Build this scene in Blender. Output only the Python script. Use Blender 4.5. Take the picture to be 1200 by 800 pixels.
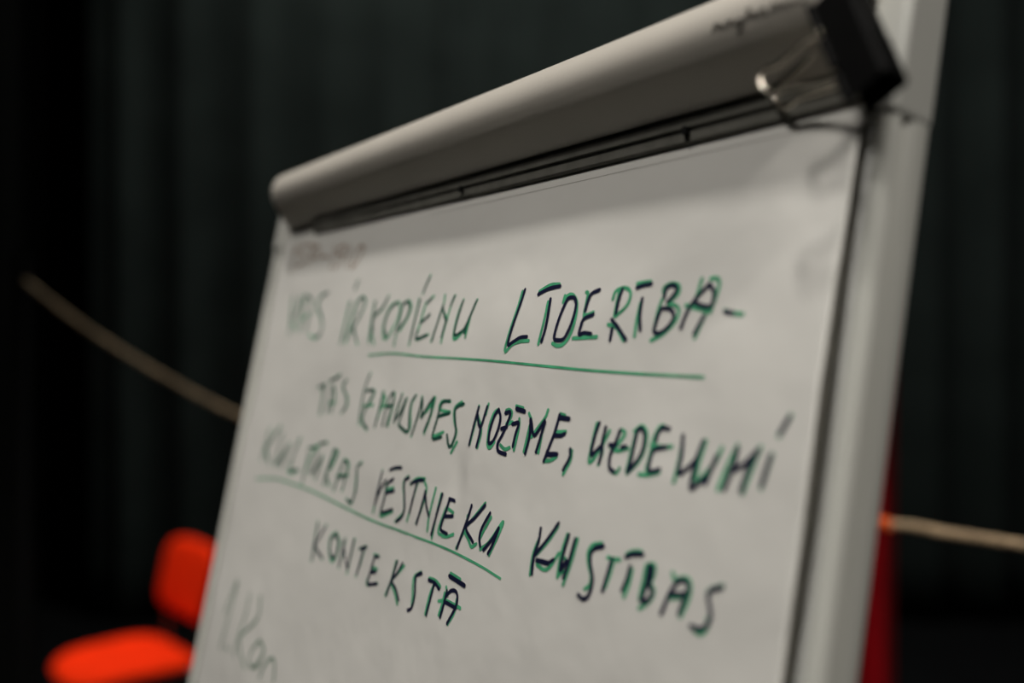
import bpy, math, random
from mathutils import Vector, Matrix, noise
random.seed(4)
R = math.radians
for o in list(bpy.data.objects): bpy.data.objects.remove(o)
S = bpy.context.scene
COL = S.collection

# ---------------- camera, world, lights, exposure ----------------
CAMZ = 1.55
cam = bpy.data.cameras.new('camera'); camo = bpy.data.objects.new('camera', cam); COL.objects.link(camo)
camo.location = (0, 0, CAMZ); camo.rotation_euler = (R(90), 0, 0)
cam.sensor_width = 36; cam.lens = 35; cam.clip_start = 0.02
cam.dof.use_dof = True; cam.dof.focus_distance = 0.545; cam.dof.aperture_fstop = 2.4
S.camera = camo
S.view_settings.view_transform = 'Standard'; S.view_settings.look = 'None'
S.view_settings.gamma = 1; S.view_settings.use_curve_mapping = False
S.view_settings.exposure = 0.0
world = bpy.data.worlds.new('world'); S.world = world; world.use_nodes = True
world.node_tree.nodes['Background'].inputs[0].default_value = (0.9, 0.95, 1, 1)
world.node_tree.nodes['Background'].inputs[1].default_value = 0.012

def lamp(name, loc, target, power, size, col, spot=None, blend=0.6):
    if spot:
        l = bpy.data.lights.new(name, 'SPOT'); l.spot_size = R(spot); l.spot_blend = blend; l.shadow_soft_size = size
    else:
        l = bpy.data.lights.new(name, 'AREA'); l.shape = 'DISK'; l.size = size
    l.energy = power; l.color = col
    o = bpy.data.objects.new(name, l); COL.objects.link(o); o.location = loc
    o.rotation_euler = (Vector(target) - Vector(loc)).to_track_quat('-Z', 'Y').to_euler()
    return o
BT = (0.1, 0.6, 1.6)
lamp('offscreen_light', (-0.50, 0.15, 4.35), BT, 160, 0.12, (1, .96, .90), spot=46, blend=.4)
lamp('offscreen_light', (-1.25, -0.35, 3.75), BT, 106, 0.2, (1, .96, .90), spot=50)
lamp('offscreen_light', (1.5, -2.3, 4.2), (0.15, .4, 1.6), 240, 0.2, (1, .95, .88), spot=30)  # unseen lamp added to brighten the outer side of the right frame rail
lamp('offscreen_light', (0.35, 1.85, 4.3), (.88, 2.58, .9), 90, 0.2, (1, .93, .85), spot=16)  # unseen lamp added only to brighten the red drape
lamp('offscreen_light', (-2.3, 3.75, 4.3), (-1.35, 3.45, .55), 480, 0.25, (1, .95, .85), spot=22)
lamp('offscreen_light', (0.8, 2.9, 4.4), (0.7, 5.5, 1.0), 50, 0.5, (.95, 1, .97))  # unseen wash added to lift the back curtain out of black
lamp('curtain_light', (-0.9, 4.6, 4.4), (-1.0, 5.5, 3.0), 6, 0.5, (.97, 1, .95))

# ---------------- helpers ----------------
def link(name, me, mats, parent=None, loc=(0, 0, 0)):
    o = bpy.data.objects.new(name, me); COL.objects.link(o); o.location = loc
    for m in (mats if isinstance(mats, (list, tuple)) else [mats]): me.materials.append(m)
    if parent: o.parent = parent
    return o
def wpos(o):
    v = Vector(o.location)
    while o.parent: o = o.parent; v += o.location
    return v
class MB:                                   # collects vertices in world space
    def __init__(s): s.v = []; s.f = []; s.m = []
    def add(s, vs, fs, mi=0):
        b = len(s.v); s.v += [tuple(p) for p in vs]; s.f += [tuple(b + i for i in f) for f in fs]; s.m += [mi] * len(fs)
    def grid(s, fn, us, vs, cu=False, cv=False, mi=0):
        nu, nv = len(us), len(vs)
        P = [fn(a, b) for a in us for b in vs]; F = []
        for i in range(nu if cu else nu - 1):
            for j in range(nv if cv else nv - 1):
                F.append((i * nv + j, ((i + 1) % nu) * nv + j, ((i + 1) % nu) * nv + (j + 1) % nv, i * nv + (j + 1) % nv))
        s.add(P, F, mi)
    def box(s, T, x0, x1, y0, y1, z0, z1, mi=0):
        P = [T(x, y, z) for x in (x0, x1) for y in (y0, y1) for z in (z0, z1)]
        s.add(P, [(0, 1, 3, 2), (4, 6, 7, 5), (0, 4, 5, 1), (2, 3, 7, 6), (0, 2, 6, 4), (1, 5, 7, 3)], mi)
    def prism(s, T, prof, a0, a1, mi=0):     # prof: list of (b, c), extruded along a
        n = len(prof)
        P = [T(a, b, c) for a in (a0, a1) for b, c in prof]
        F = [(i, (i + 1) % n, n + (i + 1) % n, n + i) for i in range(n)] + [tuple(range(n))[::-1], tuple(range(n, 2 * n))]
        s.add(P, F, mi)
    def tube(s, pts, r, n=10, closed=False, caps=True, mi=0):
        pts = [Vector(p) for p in pts]; N = len(pts); rr = r if isinstance(r, (list, tuple)) else [r] * N
        t0 = (pts[1] - pts[0]).normalized(); up = Vector((0, 0, 1)) if abs(t0.z) < .9 else Vector((1, 0, 0))
        x = t0.cross(up).normalized(); P = []
        for i, p in enumerate(pts):
            if closed: t = (pts[(i + 1) % N] - pts[i - 1]).normalized()
            else: t = (pts[min(i + 1, N - 1)] - pts[max(i - 1, 0)]).normalized()
            x = (x - t * x.dot(t)).normalized(); y = t.cross(x)
            for k in range(n):
                a = 2 * math.pi * k / n; P.append(p + (x * math.cos(a) + y * math.sin(a)) * rr[i])
        F = []
        for i in range(N if closed else N - 1):
            j = (i + 1) % N
            for k in range(n): F.append((i * n + k, i * n + (k + 1) % n, j * n + (k + 1) % n, j * n + k))
        if caps and not closed: F += [tuple(range(n))[::-1], tuple((N - 1) * n + k for k in range(n))]
        s.add(P, F, mi)
    def build(s, name, mats, parent=None, smooth=True, origin=None, bevel=0, seg=2, sub=0, angle=40):
        org = wpos(parent) if parent else Vector(origin or (0, 0, 0))
        me = bpy.data.meshes.new(name); me.from_pydata([Vector(p) - org for p in s.v], [], s.f); me.update()
        for p, mi in zip(me.polygons, s.m): p.material_index = mi; p.use_smooth = smooth
        import bmesh
        bm = bmesh.new(); bm.from_mesh(me); bmesh.ops.recalc_face_normals(bm, faces=bm.faces)
        if smooth:
            for e in bm.edges:
                if len(e.link_faces) == 2 and e.calc_face_angle(0) > R(angle): e.smooth = False
        bm.to_mesh(me); bm.free()
        o = link(name, me, mats, parent, (0, 0, 0) if parent else tuple(org))
        if bevel:
            b = o.modifiers.new('bevel', 'BEVEL'); b.width = bevel; b.segments = seg; b.limit_method = 'ANGLE'; b.angle_limit = R(35)
        if sub:
            b = o.modifiers.new('sub', 'SUBSURF'); b.levels = sub; b.render_levels = sub
        return o
def tag(o, label=None, cat=None, group=None, kind=None):
    if label: o['label'] = label
    if cat: o['category'] = cat
    if group: o['group'] = group
    if kind: o['kind'] = kind
    return o
def empty(name, loc, rz=0):
    o = bpy.data.objects.new(name, None); COL.objects.link(o); o.location = loc; o.rotation_euler = (0, 0, rz); o.empty_display_size = .1
    return o
def lin(a, b, n): return [a + (b - a) * i / (n - 1) for i in range(n)]
def smooth_path(P, k=5):
    P = [Vector(p) for p in P]
    if len(P) < 3: return [P[0].lerp(P[1], i / 4) for i in range(5)]
    Q = [P[0] * 2 - P[1]] + P + [P[-1] * 2 - P[-2]]; out = []
    for i in range(1, len(Q) - 2):
        for j in range(k):
            t = j / k; a, b, c, d = Q[i - 1:i + 3]
            out.append(.5 * ((2 * b) + (c - a) * t + (2 * a - 5 * b + 4 * c - d) * t * t + (3 * b - a - 3 * c + d) * t ** 3))
    out.append(P[-1]); return out
W0 = lambda x, y, z: Vector((x, y, z))

# ---------------- materials ----------------
def mat(name, col, rough=.5, metal=0, spec=.5, bump=0, scale=50, var=0, vscale=5, sheen=0, coat=0, detail=4, stretch=None):
    m = bpy.data.materials.new(name); m.use_nodes = True; nt = m.node_tree; b = nt.nodes['Principled BSDF']
    b.inputs['Base Color'].default_value = (*col, 1); b.inputs['Roughness'].default_value = rough
    b.inputs['Metallic'].default_value = metal; b.inputs['Specular IOR Level'].default_value = spec
    if sheen: b.inputs['Sheen Weight'].default_value = sheen; b.inputs['Sheen Roughness'].default_value = .4
    if coat: b.inputs['Coat Weight'].default_value = coat
    tc = nt.nodes.new('ShaderNodeTexCoord'); mp = nt.nodes.new('ShaderNodeMapping'); nt.links.new(tc.outputs['Object'], mp.inputs[0])
    if stretch: mp.inputs['Scale'].default_value = stretch
    if var:
        n = nt.nodes.new('ShaderNodeTexNoise'); n.inputs['Scale'].default_value = vscale; n.inputs['Detail'].default_value = 5
        r = nt.nodes.new('ShaderNodeMapRange'); r.inputs['To Min'].default_value = 1 - var; r.inputs['To Max'].default_value = 1 + var
        r.inputs['From Min'].default_value = .3; r.inputs['From Max'].default_value = .7
        x = nt.nodes.new('ShaderNodeVectorMath'); x.operation = 'SCALE'; x.inputs[0].default_value = col
        nt.links.new(mp.outputs[0], n.inputs['Vector']); nt.links.new(n.outputs['Fac'], r.inputs['Value'])
        nt.links.new(r.outputs[0], x.inputs['Scale']); nt.links.new(x.outputs[0], b.inputs['Base Color'])
    if bump:
        n = nt.nodes.new('ShaderNodeTexNoise'); n.inputs['Scale'].default_value = scale; n.inputs['Detail'].default_value = detail
        bp = nt.nodes.new('ShaderNodeBump'); bp.inputs['Strength'].default_value = 1; bp.inputs['Distance'].default_value = bump
        nt.links.new(mp.outputs[0], n.inputs['Vector']); nt.links.new(n.outputs['Fac'], bp.inputs['Height']); nt.links.new(bp.outputs[0], b.inputs['Normal'])
    return m
M_paper = mat('paper', (.80, .785, .74), .65, spec=.25, bump=.0022, scale=14, detail=3, var=.015, vscale=9)
M_padedge = mat('pad_edge', (.66, .64, .59), .8, var=.1, vscale=400, stretch=(1, 1, 1))
M_navy = mat('navy_ink', (.010, .012, .042), .45, spec=.4)
M_green = mat('green_ink', (.075, .41, .21), .5, spec=.3, var=.25, vscale=120)
M_teal = mat('dark_teal_ink', (.013, .085, .06), .45, spec=.4)
M_pale = mat('pale_green_ink', (.16, .27, .19), .5, spec=.3, var=.2, vscale=90)
M_brown = mat('red_brown_ink', (.43, .32, .25), .5, spec=.3, var=.2, vscale=90)
M_black_ink = mat('black_ink', (.05, .045, .035), .6, var=.2, vscale=200)
M_perf = mat('perforation', (.42, .40, .36), .8)
M_bar = mat('satin_grey_lacquer', (.64, .60, .535), .33, spec=.5, bump=.00008, scale=600, var=.03, vscale=14)
M_frame = mat('white_lacquered_metal', (.63, .63, .58), .35, spec=.5, var=.03, vscale=12)
M_corner = mat('grey_white_plastic', (.56, .56, .52), .4, var=.03, vscale=30)
M_board = mat('board_enamel', (.7, .7, .68), .3)
M_jaw = mat('grey_rail', (.20, .195, .17), .5, var=.2, vscale=60)
M_dark = mat('black_metal', (.008, .008, .008), .7, spec=.1, metal=0, bump=.0001, scale=300)
M_clip = mat('black_clip_enamel', (.003, .003, .003), .6, spec=.06, var=.2, vscale=80)
M_wire = mat('nickel_wire', (.72, .66, .56), .22, metal=1)
M_curtain = mat('black_green_stage_cloth', (.022, .028, .025), .9, spec=.1, bump=.002, scale=220, var=.18, vscale=3, sheen=.05)
M_side = mat('black_wing_cloth', (.010, .010, .009), .95, spec=.05, bump=.002, scale=220)
M_wall = mat('black_painted_plaster', (.02, .02, .02), .9, bump=.003, scale=60, var=.2)
M_floor = mat('black_stage_floor', (.006, .006, .0065), .75, spec=.2, bump=.001, scale=30, var=.25, vscale=6)
M_red = mat('red_upholstery', (.85, .028, .002), .85, spec=.05, bump=.0006, scale=900, var=.1, vscale=9)
M_drape = mat('deep_red_cloth', (.62, .004, .014), .8, spec=.2, bump=.001, scale=400, var=.15, vscale=8, sheen=.1)
M_chrome = mat('chair_tube', (.35, .30, .26), .3, metal=1)
M_rope = mat('tan_rope', (.50, .36, .22), .85, bump=.002, scale=140, var=.3, vscale=35)
M_orange = mat('orange_bounce_tint', (.85, .12, .02), .5, var=.1)  # orange stands in for red light reflected onto the rope
# ---------------- board frame of reference (a across, b up, c out of the board) ----------------
TH = R(32.73); LEAN = R(11.6)
U = Vector((math.sin(TH), -math.cos(TH), 0)); NH = Vector((-math.cos(TH), -math.sin(TH), 0)); ZZ = Vector((0, 0, 1))
WV = ZZ * math.cos(LEAN) - NH * math.sin(LEAN); NV = NH * math.cos(LEAN) + ZZ * math.sin(LEAN)
ORG = Vector((-0.21414, 0.943, CAMZ + 0.10666))
def B(a, b, c): return ORG + U * a + WV * b + NV * c
def paper_h(a, b):
    s = max(0, min(1, -b / .11)); s2 = s * s * (3 - 2 * s)
    t = max(0, min(1, (-b - .11) / .2)); t2 = t * t * (3 - 2 * t)
    base = .0045 * s2 - .0025 * t2
    h = base * (.45 + .55 * (a / .655) ** 2) + .0012 * math.sin(a * 9 + b * 14) * s2 + .0007 * math.sin(a * 23 - b * 31 + 1) * s2
    h += .0014 * s2 * noise.noise(Vector((a * 7, b * 9, 2))) + .0005 * s2 * noise.noise(Vector((a * 26, b * 26, 5)))
    # small dents and a crease
    for da, db, ra, rb, k in DENTS: h += k * math.exp(-((a - da) / ra) ** 2 - ((b - db) / rb) ** 2)
    return h if h > .0016 else (.0016 * math.exp((h - .0016) / .0016) if s2 > .5 else max(h, 0))
DENTS = [(.402, -.189, .008, .014, -.0011), (.413, -.185, .007, .014, .0006), (.43, -.06, .012, .009, -.0006), (.36, -.265, .008, .05, .0005), (.52, -.20, .03, .02, .0005)]

# ---------------- room shell ----------------
def struct(name, m, x0, x1, y0, y1, z0, z1):
    q = MB(); q.box(W0, x0, x1, y0, y1, z0, z1); o = q.build(name, m, smooth=False, origin=((x0 + x1) / 2, (y0 + y1) / 2, z0)); o['kind'] = 'structure'; return o
struct('floor', M_floor, -4.2, 4.2, -3.2, 6.4, -.12, 0)
struct('ceiling', M_wall, -4.2, 4.2, -3.2, 6.4, 4.6, 4.72)
struct('wall_back', M_wall, -4.2, 4.2, 6.2, 6.4, 0, 4.6)
struct('wall_left', M_wall, -4.2, -4.0, -3.2, 6.2, 0, 4.6)
struct('wall_right', M_wall, 4.0, 4.2, -3.2, 6.2, 0, 4.6)
struct('wall_front', M_wall, -4.0, 4.0, -3.2, -3.0, 0, 4.6)

# ---------------- cloths hanging behind ----------------
def cloth(name, m, P0, P1, z0, z1, amp, wl, seed, n=260, nz=14, rail=M_dark, lab=None, cat='curtain', thick=.004):
    root = empty(name, ((P0[0] + P1[0]) / 2, (P0[1] + P1[1]) / 2, 0)); tag(root, lab, cat)
    d = Vector((P1[0] - P0[0], P1[1] - P0[1], 0)); L = d.length; d.normalize(); nn = Vector((-d.y, d.x, 0))
    def fn(s, z):
        x = s * L; t = (z1 - z) / (z1 - z0)
        ph = x / wl * 2 * math.pi + 2.2 * noise.noise(Vector((x * .9, seed, 0))) + .5 * t * noise.noise(Vector((x * 1.5, seed + 3, z)))
        a = amp * (.7 + .6 * noise.noise(Vector((x * 1.3, seed + 9, z * .25)))) * (1 + .35 * t)
        w = a * (math.sin(ph) + .25 * math.sin(2 * ph + 1)) + .3 * amp * noise.noise(Vector((x * 9, z * .5, seed)))
        return Vector((P0[0], P0[1], z)) + d * (x + .25 * a * math.sin(2 * ph)) + nn * w
    q = MB(); q.grid(fn, lin(0, 1, n), lin(z0, z1, nz)); o = q.build('cloth', m, root, angle=180)
    s_ = o.modifiers.new('solid', 'SOLIDIFY'); s_.thickness = thick
    q = MB(); q.tube([Vector((P0[0], P0[1], z1 + .01)) - d * .05, Vector((P1[0], P1[1], z1 + .01)) + d * .05], .02, 12); q.build('curtain_rail', rail, root)
    return root
cloth('stage_curtain', M_curtain, (-2.35, 5.5), (3.9, 5.5), .01, 4.5, .038, .34, 1.3, n=380, lab='wide black-green stage curtain hanging in soft folds across the back')
cloth('wing_curtain', M_side, (-3.9, 2.9), (-1.41, 2.95), .01, 4.5, .03, .22, 5.1, n=180, lab='darkest black side curtain at the left edge, nearer than the back curtain')
cloth('red_drape', M_drape, (.72, 2.62), (.985, 2.56), .01, 4.5, .022, .085, 8.2, n=120, lab='narrow deep red cloth hanging behind the right edge of the flipchart')

# ---------------- flipchart easel ----------------
AL, AR, BT_, BB = -.0125, .6735, .044, -1.03
mid = B(.33, -.9, -.25)
easel = empty('flipchart_easel', (mid.x, mid.y, 0))
tag(easel, 'tall white-framed flipchart easel leaning back, holding the written paper pad', 'flipchart')
q = MB(); q.box(B, AL + .006, AR - .006, BB + .006, BT_ - .006, -.016, -.0045); q.build('board_panel', M_board, easel, smooth=False)
RP = [(-.0095, -.0045), (-.0097, .0006), (-.0090, .0024), (-.0072, .0034), (-.0048, .0035), (-.0024, .0028), (-.0009, .0013), (-.0003, -.0006), (-.0012, -.0020), (-.0026, -.0032), (-.0032, -.0050), (-.0026, -.0068), (-.0008, -.0082), (0, -.0095), (0, -.0172), (-.002, -.0190), (-.0095, -.0190)]
q = MB(); n = len(RP)
q.add([B(AR + p, b, c) for b in (BB, BT_) for p, c in RP], [(i, (i + 1) % n, n + (i + 1) % n, n + i) for i in range(n)] + [tuple(range(n)), tuple(range(n, 2 * n))])
q.build('frame_rail', M_frame, easel, bevel=0, angle=50)
q = MB()
q.add([B(AL - p, b, c) for b in (BB, BT_) for p, c in RP], [(i, (i + 1) % n, n + (i + 1) % n, n + i) for i in range(n)] + [tuple(range(n)), tuple(range(n, 2 * n))])
q.build('frame_rail', M_frame, easel, angle=50)
for bb, sg in ((BT_, 1), (BB, -1)):
    q = MB(); q.prism(B, [(bb + sg * p, c) for p, c in RP], AL + .0095, AR - .0095); q.build('frame_rail', M_frame, easel, angle=50)
for a0, sg in ((AR, -1), (AL, 1)):                       # corner fittings at the top
    q = MB(); A0, A1 = sorted((a0 - sg * .0008, a0 + sg * .0160))
    pr = []
    for k in range(9):
        t = k / 8 * math.pi / 2
        pr.append((A1 - .006 + .006 * math.sin(t) if False else 0, 0))
    q.box(B, A0, A1, -.022, BT_ + .001, -.0192, .0042); q.build('corner_fitting', M_corner, easel, bevel=.003, seg=4)
# clamp bar: long rounded cover over the top of the pad
def bar_profile():
    P = [(.004, .0012), (-.0022, .0035)]                       # lower lip, then the slanted underside
    for k in range(1, 9):
        t = k / 8; P.append((-.0022 + .0147 * t, .0035 + .0222 * t + .0010 * math.sin(t * math.pi)))
    b0, c0, r = .0262, .0150, .017
    for k in range(1, 22):
        t = math.radians(-52 + 142 * k / 21); P.append((b0 + r * math.sin(t), c0 + r * math.cos(t)))
    P += [(.0432, .009), (.0432, .0045)]
    return P
def bar_front(b):
    P = bar_profile()[1:]
    for (x0, y0), (x1, y1) in zip(P, P[1:]):
        if x0 <= b <= x1 and x1 > x0: return y0 + (y1 - y0) * (b - x0) / (x1 - x0)
    return .0155

PRF = bar_profile(); NT = len(PRF); MBB, MCC = .016, .010
def barpt(a, k, s=1.0):
    pb, pc = PRF[k]; return B(a, MBB + (pb - MBB) * s, max(.0012 if k < 2 else .0045, MCC + (pc - MCC) * s) if s < 1 else pc)
XA, XB = .027, .656
st = []
for k in range(9):
    u_ = k / 8; st.append((XA + .012 * (1 - math.cos(u_ * math.pi / 2)), .62 + .38 * math.sin(u_ * math.pi / 2)))
st += [(a, 1.0) for a in lin(.040, .645, 42)]
for k in range(9):
    u_ = 1 - k / 8; st.append((XB - .009 * (1 - math.cos(u_ * math.pi / 2)), .5 + .5 * math.sin(u_ * math.pi / 2)))
q = MB(); P = []; F = []
for a, s in st:
    for k in range(NT):
        fl = .020 * (1 - PRF[k][1] / .032) * max(0, 1 - (a - XA) / .03)      # the end cap leans out towards the board
        P.append(barpt(a - fl, k, s) if s < 1 else B(a - fl, *PRF[k]))
for i in range(len(st) - 1):
    for k in range(NT): F.append((i * NT + k, i * NT + (k + 1) % NT, (i + 1) * NT + (k + 1) % NT, (i + 1) * NT + k))
F += [tuple(range(NT))[::-1], tuple((len(st) - 1) * NT + k for k in range(NT))]
q.add(P, F); bar = q.build('clamp_bar', M_bar, easel, angle=70); bar['label'] = 'long rounded grey clamp bar across the top'
q = MB(); q.prism(B, [(.012, .0004), (.012, .0070), (-.003, .0062), (-.0080, .0042), (-.0128, .0030), (-.0138, .0018), (-.0135, .0004)], .085, .655)
jaw = q.build('clamp_rail', M_jaw, easel, angle=25); jaw['label'] = 'dark grey gripping rail under the clamp bar'
q = MB(); q.prism(B, [(-.0050, .0048), (-.0050, .0066), (-.0070, .0060), (-.0070, .0042)], .085, .655); q.build('rail_lip', M_jaw, jaw)
for a in (.345, .558):
    q = MB(); q.tube([B(a, -.0085, .0035), B(a, -.0085, .0062)], .0022, 12); q.build('rail_rivet', M_dark, jaw)
# marker tray, legs
q = MB(); q.prism(B, [(BB - .001, -.018), (BB - .001, .055), (BB + .018, .058), (BB + .018, .055), (BB + .003, .052), (BB + .003, .0045), (BB - .001, .0045)][:], .02, .63); q.build('marker_tray', M_frame, easel, smooth=False)
def leg(top, foot):
    q = MB(); q.tube([top, top.lerp(foot, .5), foot + Vector((0, 0, .03))], .0125, 14); l = q.build('leg', M_frame, easel)
    q = MB(); q.tube([foot + Vector((0, 0, .0)), foot + Vector((0, 0, .045))], .018, 14); q.build('rubber_foot', M_dark, l)
t1 = B(.06, -.75, -.032); t2 = B(.60, -.75, -.032); t3 = B(.33, -.55, -.034)
def foot_of(t, k, side):
    d = WV * -1; s = t.z / WV.z; p = t + d * s; return Vector((p.x, p.y, 0)) + U * side + NH * k
leg(B(.06, -.3, -.032), foot_of(B(.06, -.3, -.032), .04, -.06)); leg(B(.60, -.3, -.032), foot_of(B(.60, -.3, -.032), .04, .06))
bk = B(.33, -.12, -.036); leg(bk, Vector((bk.x, bk.y, 0)) - NH * .62)
q = MB(); q.box(B, .02, .64, -.32, -.29, -.046, -.0185); q.build('cross_brace', M_frame, easel, bevel=.003)
q = MB(); q.box(B, .29, .37, -.16, -.08, -.05, -.0185); q.build('hinge_block', M_dark, easel, bevel=.004)

# ---------------- paper pad ----------------
PA0, PA1, PB0, PB1 = .0055, .6565, .002, -.985
pc = B(.33, -.985, 0)
pad = empty('paper_pad', tuple(pc)); tag(pad, 'large white flipchart paper pad with handwritten green and navy text, clamped to the easel', 'paper pad')
q = MB()
for k in range(4):
    e = .0004 * ((k * 7) % 3); c0 = -.0044 + k * .00095
    q.box(B, PA0 + e, PA1 - .0022 - e, PB1 + e, PB0, c0, c0 + .0008)
q.build('sheet_stack', M_padedge, pad, smooth=False)
q = MB(); q.grid(lambda a, b: B(a + .0006 * math.sin(b * 30), b, paper_h(a, b) + .0002), lin(PA0, PA1, 170), lin(PB0, PB1, 240))
sheet = q.build('top_sheet', M_paper, pad, angle=180); s_ = sheet.modifiers.new('solid', 'SOLIDIFY'); s_.thickness = .00012; s_.offset = -1

def surf(a, b, e): return B(a + .0006 * math.sin(b * 30), b, paper_h(a, b) + .0002 + e)
def ribbon(q, pts, w, e, place, mi):
    P = smooth_path([Vector((a, b, 0)) for a, b in pts], 5)
    R_ = [P[0]]
    for p in P[1:]:
        if (p - R_[-1]).length > .0004: R_.append(p)
    P = R_
    if len(P) < 2: return
    n = len(P); L = []; Rr = []
    T = [(P[min(i + 1, n - 1)] - P[max(i - 1, 0)]).normalized() for i in range(n)]
    V = []
    # rounded ends: half-disc rings squeezed into the strip
    seq = []
    for k in (0.02, .5, .87): seq.append((P[0] - T[0] * w * .5 * math.sqrt(max(0, 1 - k * k)), T[0], k))
    for i in range(n):
        ww = 1 + .10 * noise.noise(Vector((P[i].x * 300, P[i].y * 300, mi)))
        seq.append((P[i], T[i], ww))
    for k in (.87, .5, .02): seq.append((P[-1] + T[-1] * w * .5 * math.sqrt(max(0, 1 - k * k)), T[-1], k))
    for p, t, k in seq:
        s = Vector((-t.y, t.x, 0)) * w * .5 * k
        V += [place(p.x + s.x, p.y + s.y, e), place(p.x, p.y, e), place(p.x - s.x, p.y - s.y, e)]
    F = []
    for i in range(len(seq) - 1):
        F += [(3 * i, 3 * i + 1, 3 * i + 4, 3 * i + 3), (3 * i + 1, 3 * i + 2, 3 * i + 5, 3 * i + 4)]
    q.add(V, F, mi)
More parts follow.
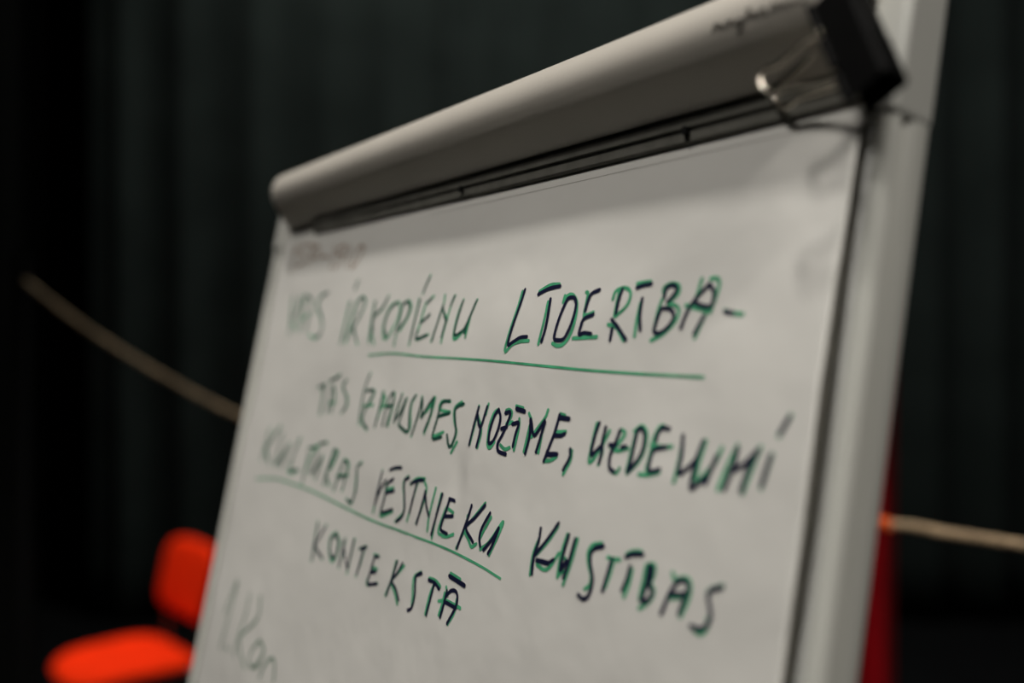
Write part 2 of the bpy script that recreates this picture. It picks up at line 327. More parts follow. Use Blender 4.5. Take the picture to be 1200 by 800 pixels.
WRITING = {
'time': """r 443 -200 417 -447
r 357 -274 443 -200
r 675 -219 519 -213 532 -287 671 -312 693 -386 526 -396
r 715 -223 851 -234 800 -308 869 -334 795 -400
r 927 -240 875 -278 869 -334 953 -354 1011 -296 927 -240
r 1059 -352 1223 -364
r 1348 -283 1338 -477
r 1541 -365 1421 -356 1428 -309 1550 -293 1593 -343 1538 -418 1444 -484
r 1666 -303 1695 -494
r 1891 -322 1813 -374 1810 -502 1891 -456 1968 -354 1891 -322""",
'KAS': """g 590 -703 675 -1033
g 789 -691 760 -805 642 -908
g 675 -918 808 -978
g 891 -686 870 -809 881 -1007
g 915 -682 1040 -721 1096 -834 1052 -1000
g 864 -912 1128 -845
g 1403 -686 1261 -712 1236 -793 1362 -879 1441 -952 1448 -1032 1357 -1067 1192 -1039
n 607 -684 686 -1014
n 811 -683 782 -796 672 -889
n 918 -687 897 -809 897 -989
n 944 -688 1072 -731 1096 -834 1073 -991
n 1424 -683 1286 -713 1261 -794 1387 -880 1453 -953 1455 -1024 1365 -1058""",
'IR': """g 2011 -616 1977 -683
n 2005 -616 1979 -679
g 1929 -783 1906 -1111
g 2065 -788 1998 -1111
g 2067 -792 2154 -749 2230 -785 2205 -875 2102 -996
g 2092 -996 2226 -1115
n 1948 -780 1927 -1086
n 2085 -789 2036 -1078
n 2093 -785 2166 -754 2224 -793 2195 -875 2096 -1005
n 2112 -996 2196 -1087""",
'KOPIENU': """g 2395 -799 2411 -1106
n 2411 -796 2425 -1079
g 2616 -759 2552 -852 2415 -928 2438 -1031 2506 -1114
n 2605 -775 2549 -844 2430 -920 2450 -1016
g 2797 -809 2692 -836 2637 -909 2623 -1002 2669 -1075 2744 -1045 2819 -958 2842 -875 2797 -809
n 2784 -816 2704 -844 2649 -917 2641 -1002 2694 -1048
g 2872 -830 2844 -1125
n 2869 -822 2850 -1034
g 2867 -838 2943 -806 3005 -857 2980 -931 2895 -1020
n 2874 -834 2938 -813 2980 -856 2964 -931 2882 -1008
g 3105 -800 3085 -1121
n 3117 -808 3092 -1081
g 3195 -641 3136 -764
n 3186 -656 3145 -750
g 3305 -790 3221 -838 3195 -899 3187 -968 3173 -1081 3338 -1050
n 3275 -807 3227 -834
n 3302 -916 3195 -968
n 3171 -1023 3179 -1077 3317 -1053
g 3212 -834 3178 -1037
g 3457 -789 3463 -871 3397 -1096
n 3461 -860 3409 -1089
n 3459 -863 3514 -929 3559 -965
g 3465 -885 3563 -958
g 3599 -798 3567 -874 3554 -986 3541 -1104
n 3591 -805 3568 -860
n 3552 -951 3533 -1069
g 3720 -831 3689 -926 3685 -1043 3710 -1084 3763 -1064 3826 -991 3888 -837
n 3718 -841 3702 -927 3694 -1016 3705 -1057 3756 -1047 3818 -1004 3884 -844
n 3841 -951 3822 -1044
g 3851 -958 3840 -1071""",
'LIDERIBA': """g 4385 -807 4371 -919 4318 -1148 4385 -1117 4461 -1098 4545 -1094
n 4409 -798 4395 -882 4343 -1105 4392 -1101 4454 -1077 4523 -1072
g 4561 -815 4657 -783 4740 -783
n 4557 -831 4649 -804 4752 -794
g 4666 -880 4662 -986 4645 -1112
n 4685 -864 4692 -956 4688 -1039 4673 -1099
g 4814 -851 4809 -886
g 4811 -877 4839 -849 4886 -850 4933 -898 4942 -989 4918 -1068 4875 -1111 4826 -1121 4777 -1109
n 4845 -867 4815 -936 4792 -1016 4787 -1081 4818 -1091 4868 -1086 4899 -1046 4922 -983 4929 -910 4906 -869 4871 -861 4845 -867
g 4991 -838 5008 -850 5006 -962
g 5079 -946 5011 -965
g 4949 -1081 5050 -1077 5139 -1073
n 5096 -829 5038 -847 5020 -889 5013 -937
n 5083 -957 5015 -979 4999 -1018 4996 -1062 5035 -1053 5090 -1058
g 5214 -881 5223 -842 5273 -826 5320 -835 5344 -866 5327 -920 5258 -970
g 5251 -837 5247 -966
g 5211 -1011 5277 -1025 5307 -1051 5351 -1092
n 5273 -834 5261 -889 5258 -954
n 5249 -1031 5247 -1089
n 5234 -986 5298 -1031 5366 -1087
g 5378 -809 5473 -803
n 5381 -829 5427 -820 5482 -815
g 5426 -907 5422 -989 5424 -1069
n 5435 -887 5438 -964 5458 -1040
g 5577 -863 5575 -838 5619 -820 5671 -833 5674 -869 5616 -913
g 5617 -916 5675 -927 5700 -957 5682 -1005 5621 -1058 5545 -1090
g 5576 -893 5562 -942 5551 -1040
n 5587 -884 5590 -845 5627 -828 5662 -845 5650 -875 5614 -907
n 5579 -939 5564 -985 5557 -1047 5594 -1055 5644 -1028 5674 -981 5645 -944 5596 -937
g 5814 -807 5794 -901 5753 -935
g 5869 -810 5909 -810 5927 -837 5919 -888 5902 -963
g 5739 -927 5830 -946 5901 -960
n 5867 -834 5814 -881 5775 -924 5750 -973 5733 -1032
n 5867 -834 5905 -876 5899 -934 5842 -932 5794 -916
n 5866 -982 5826 -1060
g 5875 -968 5833 -1077
g 5990 -958 6039 -971 6096 -976
n 5991 -963 6039 -970""",
'underline1': """u 2446 -1195 2841 -1179 3372 -1198 4136 -1210 4818 -1234 5312 -1247 5931 -1253""",
'TAS': """g 1601 -1467 1744 -1431
n 1618 -1459 1728 -1439
g 1703 -1452 1716 -1679
n 1718 -1455 1726 -1655
g 1871 -1438 1841 -1652
n 1868 -1445 1850 -1640
g 1902 -1444 1949 -1516 1926 -1647
n 1903 -1448 1936 -1517 1936 -1635
g 1860 -1580 1977 -1563
n 1811 -1406 1915 -1380 1989 -1356
g 1803 -1410 1996 -1350
g 2129 -1388 2067 -1430 2107 -1473 2187 -1513 2205 -1577 2130 -1639
n 2123 -1395 2078 -1430 2120 -1472 2176 -1520 2192 -1577 2145 -1630""",
'IZPAUSMES': """g 2530 -1323 2474 -1437 2468 -1584 2486 -1701
n 2518 -1337 2478 -1437 2474 -1577 2491 -1673
g 2515 -1453 2639 -1444 2654 -1478 2587 -1557 2524 -1630 2540 -1684 2648 -1728
n 2525 -1454 2631 -1445 2644 -1475 2578 -1557 2538 -1622 2556 -1680 2651 -1718
g 2512 -1564 2677 -1549
n 2799 -1452 2797 -1540 2775 -1692
g 2814 -1448 2816 -1545 2770 -1699
g 2813 -1465 2865 -1510 2820 -1572
n 2972 -1445 2927 -1487 2907 -1567 2893 -1681
n 2983 -1451 3006 -1523 2963 -1676
g 2998 -1451 3012 -1536 2988 -1678
n 2904 -1561 2994 -1530
g 2856 -1543 2999 -1543
g 3126 -1451 3096 -1556 3077 -1648
n 3123 -1461 3093 -1550 3082 -1638
n 3082 -1638 3153 -1566 3198 -1480
g 3210 -1479 3180 -1577 3153 -1656
n 3201 -1486 3185 -1570 3162 -1649 3220 -1676 3285 -1694 3314 -1676 3304 -1633 3287 -1571 3287 -1501 3332 -1455
g 3338 -1452 3297 -1507 3303 -1576 3330 -1662 3286 -1697 3173 -1667
g 3424 -1457 3417 -1563 3365 -1719
n 3435 -1469 3411 -1582 3373 -1703
n 3439 -1472 3456 -1530 3466 -1591
n 3466 -1591 3522 -1521 3590 -1456
g 3453 -1586 3550 -1525 3608 -1452 3584 -1584 3536 -1690
n 3592 -1462 3580 -1572 3531 -1675
g 3800 -1470 3704 -1475 3684 -1524 3816 -1534
n 3794 -1467 3718 -1477 3690 -1523 3677 -1596 3656 -1705 3763 -1690
n 3812 -1540 3687 -1568
g 3682 -1572 3657 -1687 3777 -1660
n 3960 -1476 3897 -1494 3872 -1525 3898 -1593 3921 -1649 3901 -1719 3878 -1738 3858 -1729 3826 -1673
g 3934 -1466 3874 -1495 3862 -1531 3887 -1593 3927 -1648 3899 -1731
g 3948 -1704 3901 -1772""",
'NOZIME': """g 4131 -1480 4119 -1583 4099 -1703
n 4133 -1486 4111 -1596 4094 -1708
n 4126 -1514 4160 -1580 4190 -1615 4179 -1711
g 4125 -1521 4199 -1614 4186 -1717
n 4222 -1478 4194 -1595
g 4231 -1462 4219 -1521
g 4329 -1490 4298 -1516 4275 -1590 4286 -1687 4316 -1705 4351 -1669
n 4345 -1486 4312 -1527 4289 -1608 4297 -1678 4338 -1664 4370 -1595 4376 -1529 4345 -1486
g 4422 -1487 4453 -1481 4485 -1501 4454 -1565
n 4420 -1501 4467 -1494 4462 -1535 4424 -1615 4390 -1671 4395 -1707 4420 -1719 4482 -1725
n 4401 -1590 4452 -1577
g 4415 -1681 4464 -1699 4509 -1686
g 4518 -1458 4590 -1465
N 4526 -1472 4608 -1481
g 4565 -1525 4573 -1574 4554 -1695
g 4442 -1560 4502 -1547
n 4505 -1557 4566 -1548 4548 -1617 4540 -1676
g 4653 -1490 4681 -1520
g 4675 -1555 4653 -1694
g 4824 -1462 4805 -1506 4706 -1611
g 4811 -1528 4801 -1596 4795 -1687
n 4676 -1520 4689 -1605 4671 -1703
n 4684 -1524 4733 -1602 4813 -1518 4796 -1597 4772 -1686
g 4934 -1475 4977 -1481
g 4918 -1570 5004 -1561
g 4855 -1725 4917 -1715 4963 -1693
n 4932 -1480 4914 -1571 4887 -1645 4857 -1725
N 4939 -1493 5016 -1495
n 4918 -1587 4969 -1584 5001 -1572
N 4880 -1688 4964 -1680
g 5085 -1651 5086 -1702 5047 -1773
n 5069 -1645 5077 -1687 5041 -1751""",
'UZDEVUMI': """g 5248 -1503 5240 -1566 5237 -1689 5278 -1667 5311 -1607
g 5355 -1531 5322 -1601 5328 -1637 5314 -1697
n 5268 -1499 5249 -1566 5247 -1655 5284 -1630 5318 -1601
n 5323 -1516 5316 -1586 5324 -1637 5319 -1686
g 5446 -1519 5471 -1538 5419 -1608
g 5381 -1604 5434 -1619 5512 -1600
g 5426 -1718 5458 -1720 5475 -1698
n 5433 -1523 5413 -1588 5394 -1636 5392 -1671 5406 -1705 5440 -1717
n 5373 -1597 5422 -1592
n 5465 -1600 5494 -1594
g 5536 -1518 5579 -1492 5613 -1507 5629 -1540 5625 -1609 5594 -1661 5536 -1714
g 5547 -1532 5529 -1705
n 5557 -1511 5552 -1581 5548 -1646 5538 -1706
n 5557 -1512 5585 -1502 5614 -1532 5618 -1595 5594 -1646 5541 -1706
g 5734 -1481 5704 -1488 5682 -1531 5672 -1576
g 5668 -1573 5751 -1573 5803 -1566
g 5619 -1709 5677 -1705 5752 -1685
g 5676 -1590 5664 -1683
n 5769 -1490 5722 -1490 5698 -1520 5696 -1549
n 5769 -1572 5728 -1580 5692 -1593 5679 -1643 5683 -1685 5722 -1684 5752 -1672
g 5867 -1553 5864 -1631 5853 -1716
n 5863 -1513 5873 -1586 5877 -1677 5930 -1641 5974 -1593
g 6005 -1524 5987 -1597 5977 -1690
n 5992 -1526 5969 -1604 5958 -1726 5993 -1710 6032 -1679
g 6104 -1545 6071 -1615 5991 -1700
n 6082 -1582 6056 -1649 6041 -1699
g 6191 -1527 6151 -1612 6115 -1717
n 6193 -1540 6188 -1582 6184 -1630
n 6178 -1620 6150 -1710
n 6184 -1630 6246 -1592 6303 -1535
g 6311 -1524 6278 -1614 6249 -1712
n 6300 -1538 6262 -1621 6241 -1706
g 6375 -1546 6341 -1680
n 6370 -1552 6342 -1670
g 6442 -1388 6397 -1471
n 6437 -1396 6401 -1461""",
'KULTURAS': """g 694 -1855 658 -1981 628 -2148
g 918 -1818 781 -1940 675 -2041 819 -2158
n 914 -1838 786 -1949 700 -2033 809 -2139
n 677 -1876 651 -2023 632 -2127
g 1016 -1880 983 -2012 958 -2158 1083 -2052 1205 -1943
n 1008 -1891 983 -2012 977 -2141 1087 -2061 1184 -1954
g 1196 -1953 1143 -2065 1096 -2163
n 1180 -1974 1134 -2076 1107 -2147
g 1410 -1882 1331 -2018 1290 -2176 1495 -2139
n 1390 -1893 1331 -2018 1306 -2155
n 1323 -2162 1480 -2136
g 1618 -1948 1778 -1920
n 1640 -1942 1735 -1933
g 1728 -1943 1660 -2060 1610 -2233
n 1633 -1980 1620 -2204
g 1808 -1931 1756 -2051 1754 -2143
n 1803 -1945 1760 -2059 1761 -2133 1840 -2069 1918 -1980
g 1930 -1979 1904 -2072 1867 -2166
n 1915 -1998 1881 -2146
n 1829 -1897 1939 -1874
g 1732 -1952 1829 -1897 1962 -1873
g 2138 -1915 2077 -2054 2041 -2191
n 2112 -1935 2070 -2063 2043 -2173
g 2104 -1918 2202 -1927 2108 -2068
n 2115 -1917 2180 -1929 2093 -2061
n 2053 -2100 2127 -2171
g 2042 -2102 2156 -2181
g 2337 -1966 2295 -2065 2252 -2208
n 2341 -1975 2299 -2074 2266 -2190
g 2359 -1964 2443 -1999 2402 -2190
n 2363 -1973 2422 -2001 2416 -2171
n 2290 -2101 2436 -2076
g 2264 -2095 2466 -2068
g 2671 -1955 2603 -1991 2622 -2080 2634 -2177 2604 -2251 2509 -2231
n 2660 -1964 2606 -1999 2636 -2078 2646 -2168 2600 -2244 2532 -2232""",
'underline3': """u 599 -2312 1044 -2258 1434 -2254 1909 -2262 2890 -2312 3405 -2316 3971 -2321 4382 -2344 4641 -2372""",
'VESTNIEKU': """g 3032 -1974 3001 -2111 2975 -2264
n 3033 -1987 3008 -2101 2985 -2207
n 2985 -2207 3027 -2125 3112 -2029
g 3163 -1952 3297 -1925
n 3146 -1958 3234 -1933 3308 -1928
g 3130 -2052 3116 -2181 3096 -2268 3269 -2213
g 3143 -2089 3240 -2064
n 3218 -2010 3141 -2055 3126 -2154 3106 -2241 3266 -2201
n 3149 -2107 3250 -2081
g 3421 -1969 3364 -2016 3402 -2109 3419 -2196 3324 -2271
n 3433 -1976 3379 -2006 3408 -2100 3432 -2178 3396 -2236 3340 -2263
g 3462 -2013 3537 -1972 3644 -1959
n 3474 -2007 3556 -1979 3635 -1968
g 3560 -1993 3487 -2242
n 3552 -1994 3529 -2092 3510 -2187
g 3643 -1975 3688 -2024 3656 -2146 3616 -2238
n 3676 -2042 3654 -2139 3624 -2238
n 3674 -2034 3714 -2115 3759 -2170
g 3794 -1997 3763 -2170 3765 -2260
n 3881 -2023 3855 -2126 3819 -2274
g 3866 -2025 3846 -2150 3830 -2293
g 3972 -2098 4030 -2112
g 3942 -2098 3895 -2233 3935 -2257 3997 -2256 4070 -2231
n 3963 -2039 4022 -2042
n 3967 -2040 3948 -2120 3922 -2191 3926 -2228 4000 -2240
n 3947 -2144 4033 -2130
g 4194 -2106 4192 -2172 4127 -2299
g 4193 -2201 4249 -2235 4288 -2264 4338 -2241
n 4221 -2043 4195 -2135 4137 -2296
n 4361 -2022 4279 -2101 4199 -2171 4301 -2237
g 4358 -2011 4220 -2146
g 4443 -2077 4377 -2186 4368 -2222 4394 -2260
g 4388 -2261 4468 -2206 4570 -2082 4556 -2143 4490 -2274
n 4427 -2057 4371 -2144 4361 -2202 4385 -2244
n 4542 -2121 4496 -2187 4426 -2258
n 4543 -2124 4507 -2220 4477 -2268""",
'KUSTIBAS': """g 4927 -2129 4907 -2203 4911 -2297
g 5085 -2027 5018 -2113 4936 -2192
g 4956 -2239 5024 -2252 5074 -2228 5124 -2156
n 4936 -2061 4937 -2127 4919 -2207 4928 -2291
n 5086 -2012 5007 -2109 4926 -2197
N 4950 -2219 5049 -2215
n 5050 -2217 5093 -2190
g 5174 -2053 5150 -2143 5144 -2224 5146 -2266
g 5263 -2060 5239 -2177 5202 -2291
g 5138 -2151 5199 -2174
n 5189 -2054 5169 -2139 5161 -2232 5200 -2176
n 5245 -2064 5225 -2163 5198 -2258
g 5145 -2263 5184 -2227
g 5445 -2050 5379 -2072 5358 -2112 5376 -2163 5407 -2206 5407 -2249 5377 -2274
N 5457 -2061 5407 -2076
n 5407 -2076 5379 -2108 5391 -2160 5421 -2214 5423 -2262 5407 -2303 5375 -2321 5334 -2311
g 5503 -2105 5546 -2105 5587 -2100
g 5546 -2105 5536 -2170 5518 -2237
n 5534 -2107 5523 -2167 5505 -2256
g 5625 -2070 5665 -2050 5719 -2040
n 5627 -2080 5667 -2060 5733 -2049
g 5679 -2127 5672 -2185 5654 -2251
n 5664 -2115 5656 -2168 5636 -2226
g 5765 -2090 5761 -2162 5755 -2239
g 5783 -2082 5817 -2083 5820 -2130 5806 -2158 5834 -2182 5833 -2212 5809 -2243 5763 -2278
n 5785 -2092 5787 -2157 5770 -2238
n 5784 -2089 5809 -2097 5807 -2143 5797 -2165 5828 -2188 5822 -2215 5801 -2239 5767 -2243
g 5933 -2091 5948 -2114
g 5953 -2118 6005 -2098 6042 -2110 6046 -2167 6014 -2255
g 5925 -2197 6033 -2169
n 5971 -2120 5935 -2176 5903 -2268
n 5967 -2120 6007 -2107 6034 -2124 6027 -2156 5984 -2170 5943 -2177
n 6026 -2171 6006 -2246
g 6164 -2230 6164 -2267 6136 -2294 6103 -2291
n 6217 -2093 6169 -2111 6150 -2137 6167 -2182 6178 -2217 6165 -2253 6130 -2279 6080 -2278
g 6219 -2086 6163 -2111 6146 -2131""",
'KONTEKSTA': """g 2074 -2460 2086 -2585 2096 -2749
n 2092 -2474 2097 -2607 2107 -2731
g 2242 -2458 2160 -2565 2112 -2636 2285 -2699
n 2230 -2476 2160 -2565 2122 -2634 2271 -2690
g 2443 -2480 2359 -2532 2373 -2622 2455 -2686 2509 -2635 2527 -2542 2443 -2480
n 2439 -2493 2374 -2545 2391 -2618 2453 -2660 2503 -2621 2503 -2539 2439 -2493
g 2612 -2498 2605 -2596 2583 -2703
n 2606 -2506 2586 -2688
n 2588 -2532 2644 -2603 2728 -2683
g 2765 -2472 2751 -2555 2732 -2715
n 2754 -2482 2731 -2690
n 2875 -2522 2963 -2496
g 2862 -2525 2961 -2490
g 2939 -2500 2920 -2589 2879 -2704
n 2928 -2517 2908 -2606 2887 -2688
n 3111 -2530 3169 -2524
g 3096 -2522 3168 -2519
g 3108 -2534 3086 -2635 3059 -2721 3210 -2687
n 3109 -2537 3086 -2635 3074 -2714 3206 -2689
n 3103 -2636 3162 -2621
g 3085 -2608 3172 -2602
g 3420 -2504 3390 -2637 3347 -2733
g 3543 -2511 3402 -2628
g 3392 -2643 3463 -2688 3532 -2749
n 3440 -2504 3400 -2622 3365 -2726
n 3516 -2499 3460 -2576 3402 -2628 3477 -2666 3541 -2721
g 3766 -2507 3694 -2547 3690 -2596 3710 -2669 3715 -2719
n 3775 -2512 3716 -2539 3718 -2584 3735 -2657 3720 -2730 3677 -2753
g 3876 -2521 3959 -2520 4021 -2541
n 3874 -2532 3950 -2534 4015 -2556
g 3941 -2545 3913 -2619 3898 -2725
n 3946 -2541 3934 -2621 3915 -2726
g 4112 -2447 4232 -2458
N 4105 -2463 4290 -2480
g 4090 -2530 4105 -2554
g 4030 -2622 4123 -2602 4285 -2606
g 4083 -2565 4075 -2633 4058 -2695
g 4228 -2570 4228 -2641 4179 -2718
n 4112 -2574 4151 -2537 4207 -2530 4237 -2562 4232 -2617 4172 -2715
n 4106 -2548 4097 -2622 4081 -2702
n 4099 -2610 4238 -2616""",
'1Kon': """l 634 -3182 557 -3341 485 -3488
l 495 -3474 634 -3182 616 -3470 540 -3783
l 687 -3734 743 -3731
l 1005 -3222 1009 -3381 951 -3564 918 -3743
l 1244 -3188 1281 -3352 988 -3567
l 957 -3574 1054 -3674 1208 -3765
l 1412 -3495 1296 -3600 1282 -3691 1378 -3719 1467 -3652 1535 -3549 1412 -3495
l 1530 -3540 1494 -3645 1447 -3701
l 1549 -3747 1589 -3651 1690 -3561 1774 -3581 1824 -3701""",
'bar': """k 5963 199 5981 233 5991 204 6005 231 6010 200 6024 216 6025 198
k 6038 199 6045 220 6062 220 6056 194 6080 222 6088 194
k 6097 196 6111 211 6134 211 6124 191 6099 193
k 6133 208 6123 170 6099 166
k 6143 190 6159 220
k 6162 201 6178 231 6184 197 6203 222 6205 194 6224 215
k 6229 191 6244 223 6262 211 6249 194 6275 195
k 6159 239 6181 243
k 6291 194 6302 225 6319 211 6307 194
k 6327 192 6336 220 6353 193 6362 216 6373 191
k 6383 192 6394 213 6409 194 6421 205
k 6437 189 6454 197 6462 190""",
}

PEN = {'g': (1, .0021, .0002), 'n': (0, .0022, .00032), 'm': (5, .0021, .00032), 'N': (0, .0026, .00032), 'u': (1, .0014, .0002), 'l': (2, .0026, .0002), 'r': (3, .0024, .0002), 'k': (4, .0008, .0002)}
INK = [M_navy, M_green, M_pale, M_brown, M_black_ink, M_teal]
LAB = {'time': 'faint red-brown line of numerals at the top left', 'KAS': 'handwritten word KAS', 'IR': 'handwritten word IR with accent', 'KOPIENU': 'handwritten word KOPIENU',
  'LIDERIBA': 'handwritten word LĪDERĪBA and a dash', 'underline1': 'green line under the first row', 'TAS': 'handwritten word TĀS', 'IZPAUSMES': 'handwritten word IZPAUSMES',
  'NOZIME': 'handwritten word NOZĪME with comma', 'UZDEVUMI': 'handwritten word UZDEVUMI', 'KULTURAS': 'handwritten word KULTŪRAS', 'underline3': 'green line under the third row',
  'VESTNIEKU': 'handwritten word VĒSTNIEKU', 'KUSTIBAS': 'handwritten word KUSTĪBAS', 'KONTEKSTA': 'handwritten word KONTEKSTĀ', '1Kon': 'pale green numeral 1 and start of a word at the lower left'}
for key, txt in WRITING.items():
    q = MB()
    for line in txt.split('\n'):
        t = line.split(); v = list(map(int, t[1:]))
        if t[0] == 'n' and key in ('KAS', 'IR', 'KOPIENU', 'TAS', 'IZPAUSMES', 'KULTURAS'): t[0] = 'm'
        mi, w, e = PEN[t[0]]
        pts = [(v[i] * 1e-4, v[i + 1] * 1e-4) for i in range(0, len(v), 2)]
        if key == 'bar':
            ribbon(q, pts, w, e, lambda a, s, e: B(a, s, bar_front(s) + .0003), mi)
        else: ribbon(q, pts, w, e, surf, mi)
    used = sorted(set(q.m)); q.m = [used.index(m) for m in q.m]
    ms = [INK[i] for i in used]
    if key == 'bar': o = q.build('scribbled_writing', ms, bar, angle=180); o['label'] = 'small dark scribbled handwriting near the right end'
    else: o = q.build('pen_line' if key.startswith('under') else 'handwriting', ms, sheet, angle=180); o['label'] = LAB[key]
q = MB(); q.grid(lambda a, b: surf(a, b, .0001), lin(.30, PA1, 90), [-.0194, -.0197]); q.build('perforation_line', M_perf, sheet, angle=180)

# ---------------- binder clip on the end of the bar ----------------
ANG = R(30); J1 = (.6515, .0145); CL = .049; DP = .017
la, lb = math.sin(ANG), -math.cos(ANG); pa, pb = math.cos(ANG), math.sin(ANG)
def K(l, p, c): return B(J1[0] + la * l + pa * p, J1[1] + lb * l + pb * p, c)
cc = K(CL / 2, DP / 2, .01)
clip = empty('binder_clip', tuple(cc)); tag(clip, 'large black binder clip with silver wire handles on the clamp bar end', 'clip')
# cross-section in (p, c): front jaw, spine, rear jaw
prof = [(0, .0320), (.004, .0323), (DP - .002, .0335), (DP, .0315), (DP, .021), (DP - .002, .019), (.002, .0195), (0, .020)]
ins = [(0, .0310), (.004, .0313), (DP - .0025, .0325), (DP - .001, .031), (DP - .001, .0215), (DP - .0025, .020), (.002, .0205), (0, .021)]
q = MB(); pp = prof + ins[::-1]; n = len(pp); m_ = len(prof)
V = [K(l, p, c) for l in (0, CL) for p, c in pp]
F = [(i, (i + 1) % n, n + (i + 1) % n, n + i) for i in range(n)]
for i in range(m_ - 1):
    F.append((i, i + 1, n - 2 - i, n - 1 - i)); F.append((n + i, n + n - 1 - i, n + n - 2 - i, n + i + 1))
q.add(V, F); body = q.build('clip_body', M_clip, clip, angle=30)
for cz in (.0325, .0192):
    q = MB(); q.tube([K(l, -.0005, cz) for l in lin(.0, .013, 4)], .0016, 12); q.tube([K(l, -.0005, cz) for l in lin(.018, .032, 4)], .0016, 12); q.tube([K(l, -.0005, cz) for l in lin(.037, CL, 4)], .0016, 12)
    q.build('rolled_edge', M_clip, clip)
def handle(cz, ends, top=.0135, bot=.0370, rad=.0011, name='wire_handle'):
    (le, pe, ce) = ends                                   # loop end in clip coordinates
    pts = [(top - .003, 0, 0, 0), (top, -.0012, 0, 0)]
    def mixp(k, off): 
        r0 = (top + bot) / 2; return (r0 + (le - r0) * k + off, -.0012 + (pe + .0012) * k, (ce) * k)
    hw = (bot - top) / 2; row = [mixp(k, o) for k, o in ((0, -hw), (.2, -hw * .95), (.45, -.0085), (.70, -.0060), (.86, -.0066), (.95, -.0048), (1.0, 0), (.95, .0048), (.86, .0066), (.70, .0060), (.45, .0085), (.2, hw * .95), (0, hw))]
    row = [(top - .003, -.0005, 0)] + row + [(bot + .003, -.0005, 0)]
    P = smooth_path([K(l, p, cz + dc) for l, p, dc in row], 6)
    q = MB(); q.tube(P, rad, 12); o = q.build(name, M_wire, clip, angle=180); o['label'] = 'silver wire handle'
handle(.0325, (.0150, -.0295, .002))
handle(.0180, (-.001, -.0425, -.0115), .006, .0285, .0013)

# ---------------- chair ----------------
cx, cy = -1.345, 3.50
chair = empty('red_chair', (cx, cy, 0)); tag(chair, 'red upholstered chair with metal frame standing left of the flipchart', 'chair')
FD = Vector((-.76, -.65, 0)).normalized(); SD = Vector((-FD.y, FD.x, 0))
def CH(f, s, z): return Vector((cx, cy, z)) + FD * f + SD * s
def pad_mesh(fn, name, m, nu=26, nv=26):
    def fi(u_, v_):
        return fn(u_, v_)
    q = MB(); q.grid(fi, lin(0, 1, nu), lin(0, 2 * math.pi, nv + 1)[:-1], cv=True); return q.build(name, m, chair, angle=180)
def super_r(t, k): 
    c, s = math.cos(t), math.sin(t); return (abs(c) ** k * (1 if c >= 0 else -1), abs(s) ** k * (1 if s >= 0 else -1))
def seat_pt(u_, t):      # u_ from underside centre to top centre
    ph = (u_ - .5) * math.pi; rad = math.cos(ph) ** .35 if math.cos(ph) > 1e-6 else 0; x, y = super_r(t, .55)
    hz = .032 * math.sin(ph) * (1 if ph < 0 else 1.0)
    f = .215 * x * rad; s = .225 * y * rad * (1 - .06 * x)
    return CH(f + .02, s, .424 + hz + .012 * (s / .22) ** 2 - .014 * max(0, f / .2) ** 3)
pad_mesh(seat_pt, 'seat', M_red)
def back_pt(u_, t):
    ph = (u_ - .5) * math.pi; rad = math.cos(ph) ** .35 if math.cos(ph) > 1e-6 else 0; x, y = super_r(t, .42)
    s = .205 * x * rad; z = .134 * y * rad; th = .022 * math.sin(ph)
    return CH(-.235 - .03 * (z / .15) + th + .035 * (s / .2) ** 2, s, .682 + z)
pad_mesh(back_pt, 'backrest', M_red)
for sg in (-1, 1):
    q = MB(); q.tube(smooth_path([CH(.21, .20 * sg, 0), CH(.19, .19 * sg, .375), CH(.16, .185 * sg, .40), CH(-.10, .185 * sg, .40), CH(-.2, .185 * sg, .40)], 6), .011, 12); q.build('leg', M_chrome, chair)
    q = MB(); q.tube(smooth_path([CH(-.27, .205 * sg, 0), CH(-.22, .20 * sg, .40), CH(-.225, .212 * sg, .56), CH(-.235, .236 * sg, .64), CH(-.25, .238 * sg, .70), CH(-.275, .205 * sg, .79)], 6), .011, 12); q.build('leg', M_chrome, chair)
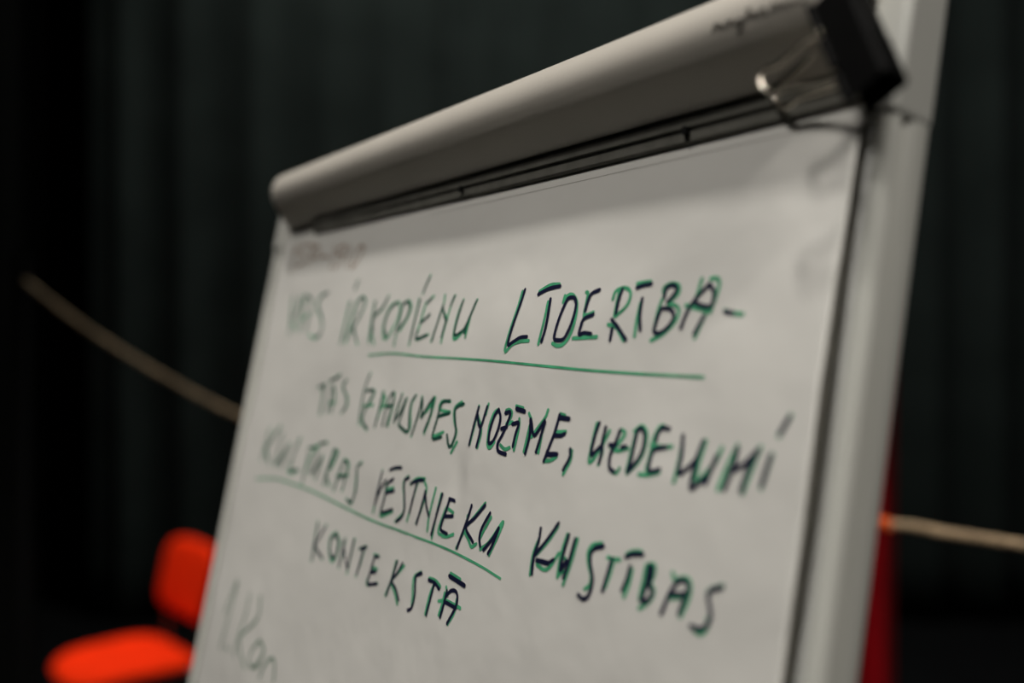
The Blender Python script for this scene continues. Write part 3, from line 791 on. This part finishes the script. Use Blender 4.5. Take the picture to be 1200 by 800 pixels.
for f in (.12, -.19):
    q = MB(); q.tube([CH(f, -.185, .395), CH(f, .185, .395)], .009, 10); q.build('seat_bar', M_chrome, chair)

# ---------------- rope ----------------
def px(x, y, d): return Vector(((x - 600) / 1167 * d, d, CAMZ - (y - 400) / 1167 * d))
RPT = [px(25, 326, 2.1), px(60, 354, 2.05), px(105, 387, 2.0), px(185, 437, 1.9), px(285, 489, 1.78), Vector((-.22, 1.64, CAMZ - .205)), Vector((.2, 1.50, CAMZ - .243)), px(1026, 612, 1.35), px(1110, 625, 1.25), px(1205, 640, 1.15), px(1400, 676, .95), px(1600, 700, .8)]
path = smooth_path(RPT, 14)
q = MB()
for ph in (0, 1, 2):                                   # three twisted strands
    out = []; s = 0
    for i, p in enumerate(path):
        if i: s += (p - path[i - 1]).length
        t = (path[min(i + 1, len(path) - 1)] - path[max(i - 1, 0)]).normalized(); x = t.cross(Vector((0, 0, 1))).normalized(); y = x.cross(t)
        a = s / .035 * 2 * math.pi + ph * 2.094; out.append(p + (x * math.cos(a) + y * math.sin(a)) * .0032)
    q.tube(out, .0042, 8)
rope = q.build('rope', M_rope, origin=tuple(RPT[6]), angle=180); tag(rope, 'tan twisted rope strung sagging behind the flipchart from left to right', 'rope')
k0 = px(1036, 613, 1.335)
q = MB(); q.tube([px(1026, 611.5, 1.352), px(1034, 613, 1.34), px(1043, 614.5, 1.33)], [.0085, .0095, .0085], 14); q.build('orange_bounce_wrap', M_orange, rope)['label'] = 'orange wrap imitating red reflected from the drape onto the rope'  # added wrap, coloured as the drape's red reflection on the rope
for e, lab in ((RPT[0], 'slim black post holding the left end of the rope'), (RPT[-1], 'slim black post holding the right end of the rope')):
    p = empty('rope_post', (e.x, e.y, 0)); tag(p, lab, 'post')
    q = MB(); q.tube([Vector((e.x, e.y, .015)), Vector((e.x, e.y, e.z + .05))], .016, 16); q.build('pole', M_dark, p)
    q = MB(); q.tube([Vector((e.x, e.y, 0)), Vector((e.x, e.y, .012)), Vector((e.x, e.y, .02))], [.15, .15, .02], 32); q.build('base', M_dark, p)
